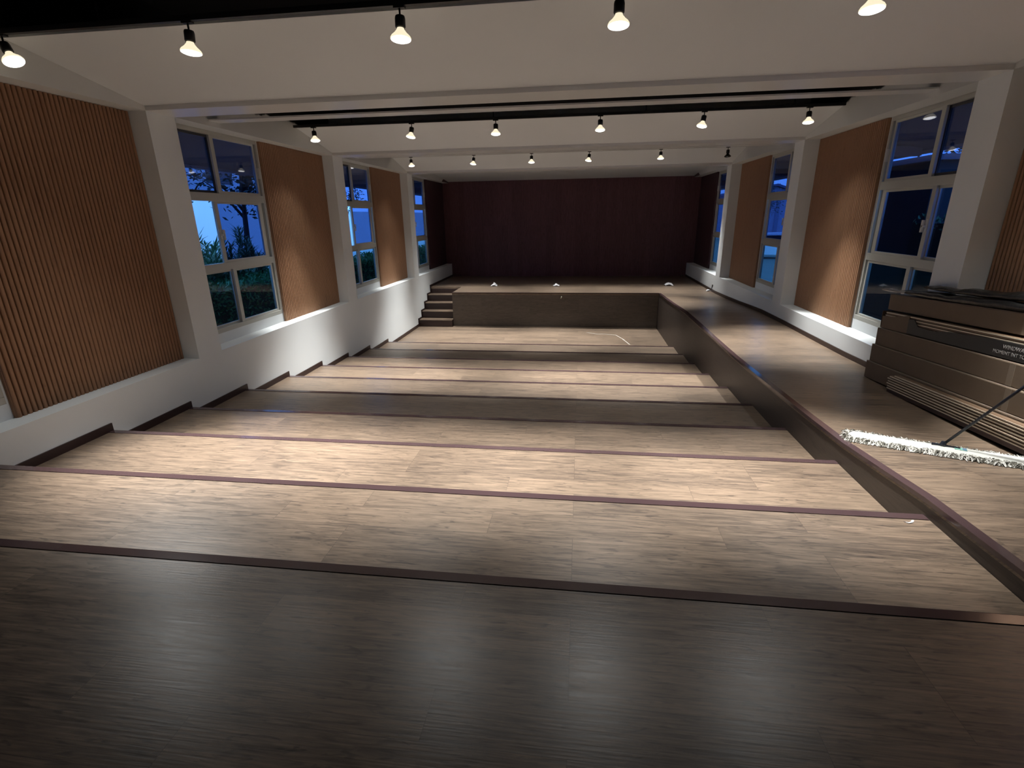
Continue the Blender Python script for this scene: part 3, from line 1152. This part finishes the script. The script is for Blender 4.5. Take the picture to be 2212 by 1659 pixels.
def hedge(name, x0, x1, y0, y1, zt, label, seed, nleaf=7000):
    rr = random.Random(seed)
    root = tag(empty(name, ((x0+x1)/2, (y0+y1)/2, 0)), label, 'hedge')
    inv = Matrix.Translation((-(x0+x1)/2, -(y0+y1)/2, 0))
    b = MB()
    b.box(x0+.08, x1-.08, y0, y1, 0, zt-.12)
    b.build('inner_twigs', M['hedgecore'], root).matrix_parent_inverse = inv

    def fn(r):
        y = r.uniform(y0, y1)
        bumpz = .09*mnoise.noise(Vector((y*1.4, seed, 0)))
        if r.random() < .55:
            return (r.uniform(x0, x1), y, zt-.10+bumpz+r.uniform(-.06, .06))
        return (x1-r.uniform(.0, .10) if x1 > -5.6 or r.random() < .5 else x0, y, zt-.08-abs(r.gauss(0, .45)))
    b = MB()
    leafy(b, fn, nleaf, .075, rr, 2.6, .3)
    o = b.build('leaves', M['hedge'], root)
    o.matrix_parent_inverse = inv
    o['kind'] = 'stuff'
    return root


hedge('hedge', -5.9, -5.15, 5.0, 17.5, 1.80, 'clipped green hedge outside the left windows', 4, 15000)


def shrub(x, y, h, label, seed, stems=10):
    rr = random.Random(seed)
    root = tag(empty('leafy_shrub', (x, y, 0)), label, 'shrub', 'tall shrubs behind the hedge')
    b = MB()
    c = MB()
    for s in range(stems):
        a = rr.uniform(0, 2*PI)
        lean = rr.uniform(.1, .55)
        hh = h*rr.uniform(.72, 1.0)
        p0 = Vector((rr.uniform(-.15, .15), rr.uniform(-.15, .15), 0))
        p1 = Vector((math.cos(a)*lean, math.sin(a)*lean, hh))
        b.tube([p0, (p0+p1)/2+Vector((0, 0, .1)), p1], [.012, .009, .004], 5)
        for q in range(190):
            t = rr.uniform(.35, 1)
            p = p0.lerp(p1, t)
            a2 = rr.uniform(0, 2*PI)
            e = rr.uniform(.2, 1.0)
            d = Vector((math.cos(a2)*math.cos(e), math.sin(a2)*math.cos(e), math.sin(e)))
            w = d.cross(Vector((0, 0, 1))).normalized()*.016
            L = rr.uniform(.13, .25)
            c.add([p, p+d*L*.5+w, p+d*L, p+d*L*.5-w], [(0, 1, 2, 3)])
    b.build('stems', M['bark'], root)
    c.build('leaves', M['shrub'], root)['kind'] = 'stuff'
    return root


shrub(-6.25, 7.45, 2.35, 'tall spiky-leaved shrub behind the hedge, cut by the first pillar', 14, 14)
shrub(-6.3, 8.0, 2.45, 'tall spiky-leaved shrub behind the hedge, nearest the camera', 1, 16)
shrub(-6.35, 8.6, 2.45, 'tall spiky-leaved shrub behind the hedge, second from the camera', 2, 14)
shrub(-6.5, 9.2, 2.55, 'tall spiky-leaved shrub behind the hedge, third from the camera', 3, 12)
shrub(-6.4, 9.9, 2.4, 'tall spiky-leaved shrub behind the hedge, farthest from the camera', 6, 12)


def tree(x, y, h, crown, label, seed, rad=.07, nleaf=1600, lean=(0, 0), cz=None, group='trees outside the windows'):
    rr = random.Random(seed)
    root = tag(empty('tree', (x, y, 0)), label, 'tree', group)
    b = MB()
    top = Vector((lean[0], lean[1], h))
    mid = top*.5+Vector((rr.uniform(-.12, .12), rr.uniform(-.12, .12), 0))
    b.tube([(0, 0, 0), mid, top], [rad, rad*.8, rad*.4], 8)
    cl = []
    for k in range(9):
        a = rr.uniform(0, 2*PI)
        s = mid.lerp(top, rr.uniform(.35, .95))
        e = s+Vector((math.cos(a)*crown*rr.uniform(.4, .9), math.sin(a)*crown*rr.uniform(.4, .9), rr.uniform(.3, 1.1)))
        b.tube([s, s.lerp(e, .5)+Vector((0, 0, .12)), e], [rad*.4, rad*.25, rad*.1], 6)
        cl.append(e)
    b.build('trunk', M['bark'], root, smooth=True)
    cl.append(top)
    c = MB()

    def fn(r):
        q = r.choice(cl)
        return q+Vector((r.gauss(0, crown*.26), r.gauss(0, crown*.26), r.gauss(0, crown*.20)))
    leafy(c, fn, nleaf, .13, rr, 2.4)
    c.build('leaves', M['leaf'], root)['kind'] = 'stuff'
    return root


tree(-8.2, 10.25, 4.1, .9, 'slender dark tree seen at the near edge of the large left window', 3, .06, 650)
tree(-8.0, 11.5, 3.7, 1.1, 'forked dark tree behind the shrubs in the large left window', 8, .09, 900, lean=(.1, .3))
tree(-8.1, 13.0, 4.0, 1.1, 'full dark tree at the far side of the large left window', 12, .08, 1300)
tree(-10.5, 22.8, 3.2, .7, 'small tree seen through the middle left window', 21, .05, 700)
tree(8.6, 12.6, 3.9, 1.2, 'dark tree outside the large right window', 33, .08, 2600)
hedge('hedge', 5.0, 5.9, 0.5, 8.9, 2.6, 'tall dark hedge close outside the large right window', 9, 4500)  # near end extended out of view to block skylight at the nearest window
hedge('hedge', -5.9, -5.1, 0.0, 4.6, 3.3, 'added tall dark hedge blocking skylight at the left window cut by the picture edge', 14, 5000)  # added dark mass, keeps blue skylight out of the near left window
tree(11.5, 36.0, 3.2, 1.2, 'distant tree seen through the middle right window', 35, .08, 900)

# pale house wall beyond the trees on the left
root = tag(empty('neighbouring_house', (-12.5, 17, 0)), 'pale walled house beyond the trees outside the left windows', 'building')
inv = Matrix.Translation((12.5, -17, 0))
b = MB()
b.box(-17, -12.5, 10.5, 23.0, 0, 5.6)
b.build('house_wall', M['stucco'], root).matrix_parent_inverse = inv
b = MB()
b.prism([(-17.4, 5.6), (-12.0, 5.6), (-12.3, 5.85), (-17.1, 5.85)], 'y', 10.1, 23.4)
b.build('roof', M['roofblue'], root).matrix_parent_inverse = inv
for k, yy in enumerate((13.0, 16.8)):
    b = MB()
    b.box(-12.52, -12.47, yy, yy+1.3, 3.9, 4.9)
    b.build('window', M['carglass'], root).matrix_parent_inverse = inv
b = MB()
b.box(-14.3, -14.0, 23.6, 75, 0, 3.1)
tag(b.build('boundary_wall', M['stucco']), 'long pale boundary wall far beyond the left hedge', 'boundary wall')

# right side: dark shed, far building, car
root = tag(empty('storage_shed', (6.0, 11.6, 0)), 'dark clad shed close outside the large right window', 'shed')
inv = Matrix.Translation((-6.0, -11.6, 0))
b = MB()
b.box(5.35, 7.2, 9.1, 14.2, 0, 3.38)
b.build('shed_wall', M['darkhut'], root).matrix_parent_inverse = inv
b = MB()
b.box(5.25, 7.3, 9.0, 14.3, 3.38, 3.46)
b.build('shed_roof', M['eave'], root).matrix_parent_inverse = inv

root = tag(empty('far_building', (19, 57, 0)), 'distant pale gabled building seen through the middle right window', 'building')
inv = Matrix.Translation((-19, -57, 0))
b = MB()
b.prism([(15.2, 0), (22, 0), (22, 3.9), (18.6, 5.0), (15.2, 4.4)], 'y', 55, 66)
b.build('building_wall', M['farwall'], root).matrix_parent_inverse = inv
b = MB()
b.prism([(14.9, 4.35), (18.6, 5.05), (22.4, 3.85), (22.4, 4.0), (18.6, 5.25), (14.9, 4.55)], 'y', 54.6, 66.2)
b.build('roof', M['roofblue'], root).matrix_parent_inverse = inv
for k in range(4):
    b = MB()
    b.box(15.6+k*1.6, 15.95+k*1.6, 54.9, 55.0, 0, 3.6)
    b.build('pilaster', M['farpost'], root).matrix_parent_inverse = inv

car = tag(empty('parked_car', (12.1, 33.5, 0)), 'white parked car seen through the middle right window', 'car')
b = MB()
b.prism([(-2.1, .3), (2.1, .3), (2.15, .75), (1.5, .92), (.9, 1.42), (-.9, 1.45), (-1.6, .98), (-2.12, .85)], 'x', -.85, .85)
b.build('body', M['carpaint'], car, bevel=.05)
b = MB()
b.prism([(1.35, .93), (.85, 1.36), (-.85, 1.38), (-1.45, .98)], 'x', -.86, .86)
b.build('side_windows', M['carglass'], car)
for (sx, yy) in ((-1, 1.3), (1, 1.3), (-1, -1.3), (1, -1.3)):
    b = MB()
    b.tube([(sx*.72, yy, .32), (sx*.88, yy, .32)], .32, 16)
    b.build('wheel', M['tyre'], car)
car.rotation_euler = (0, 0, 1.25)
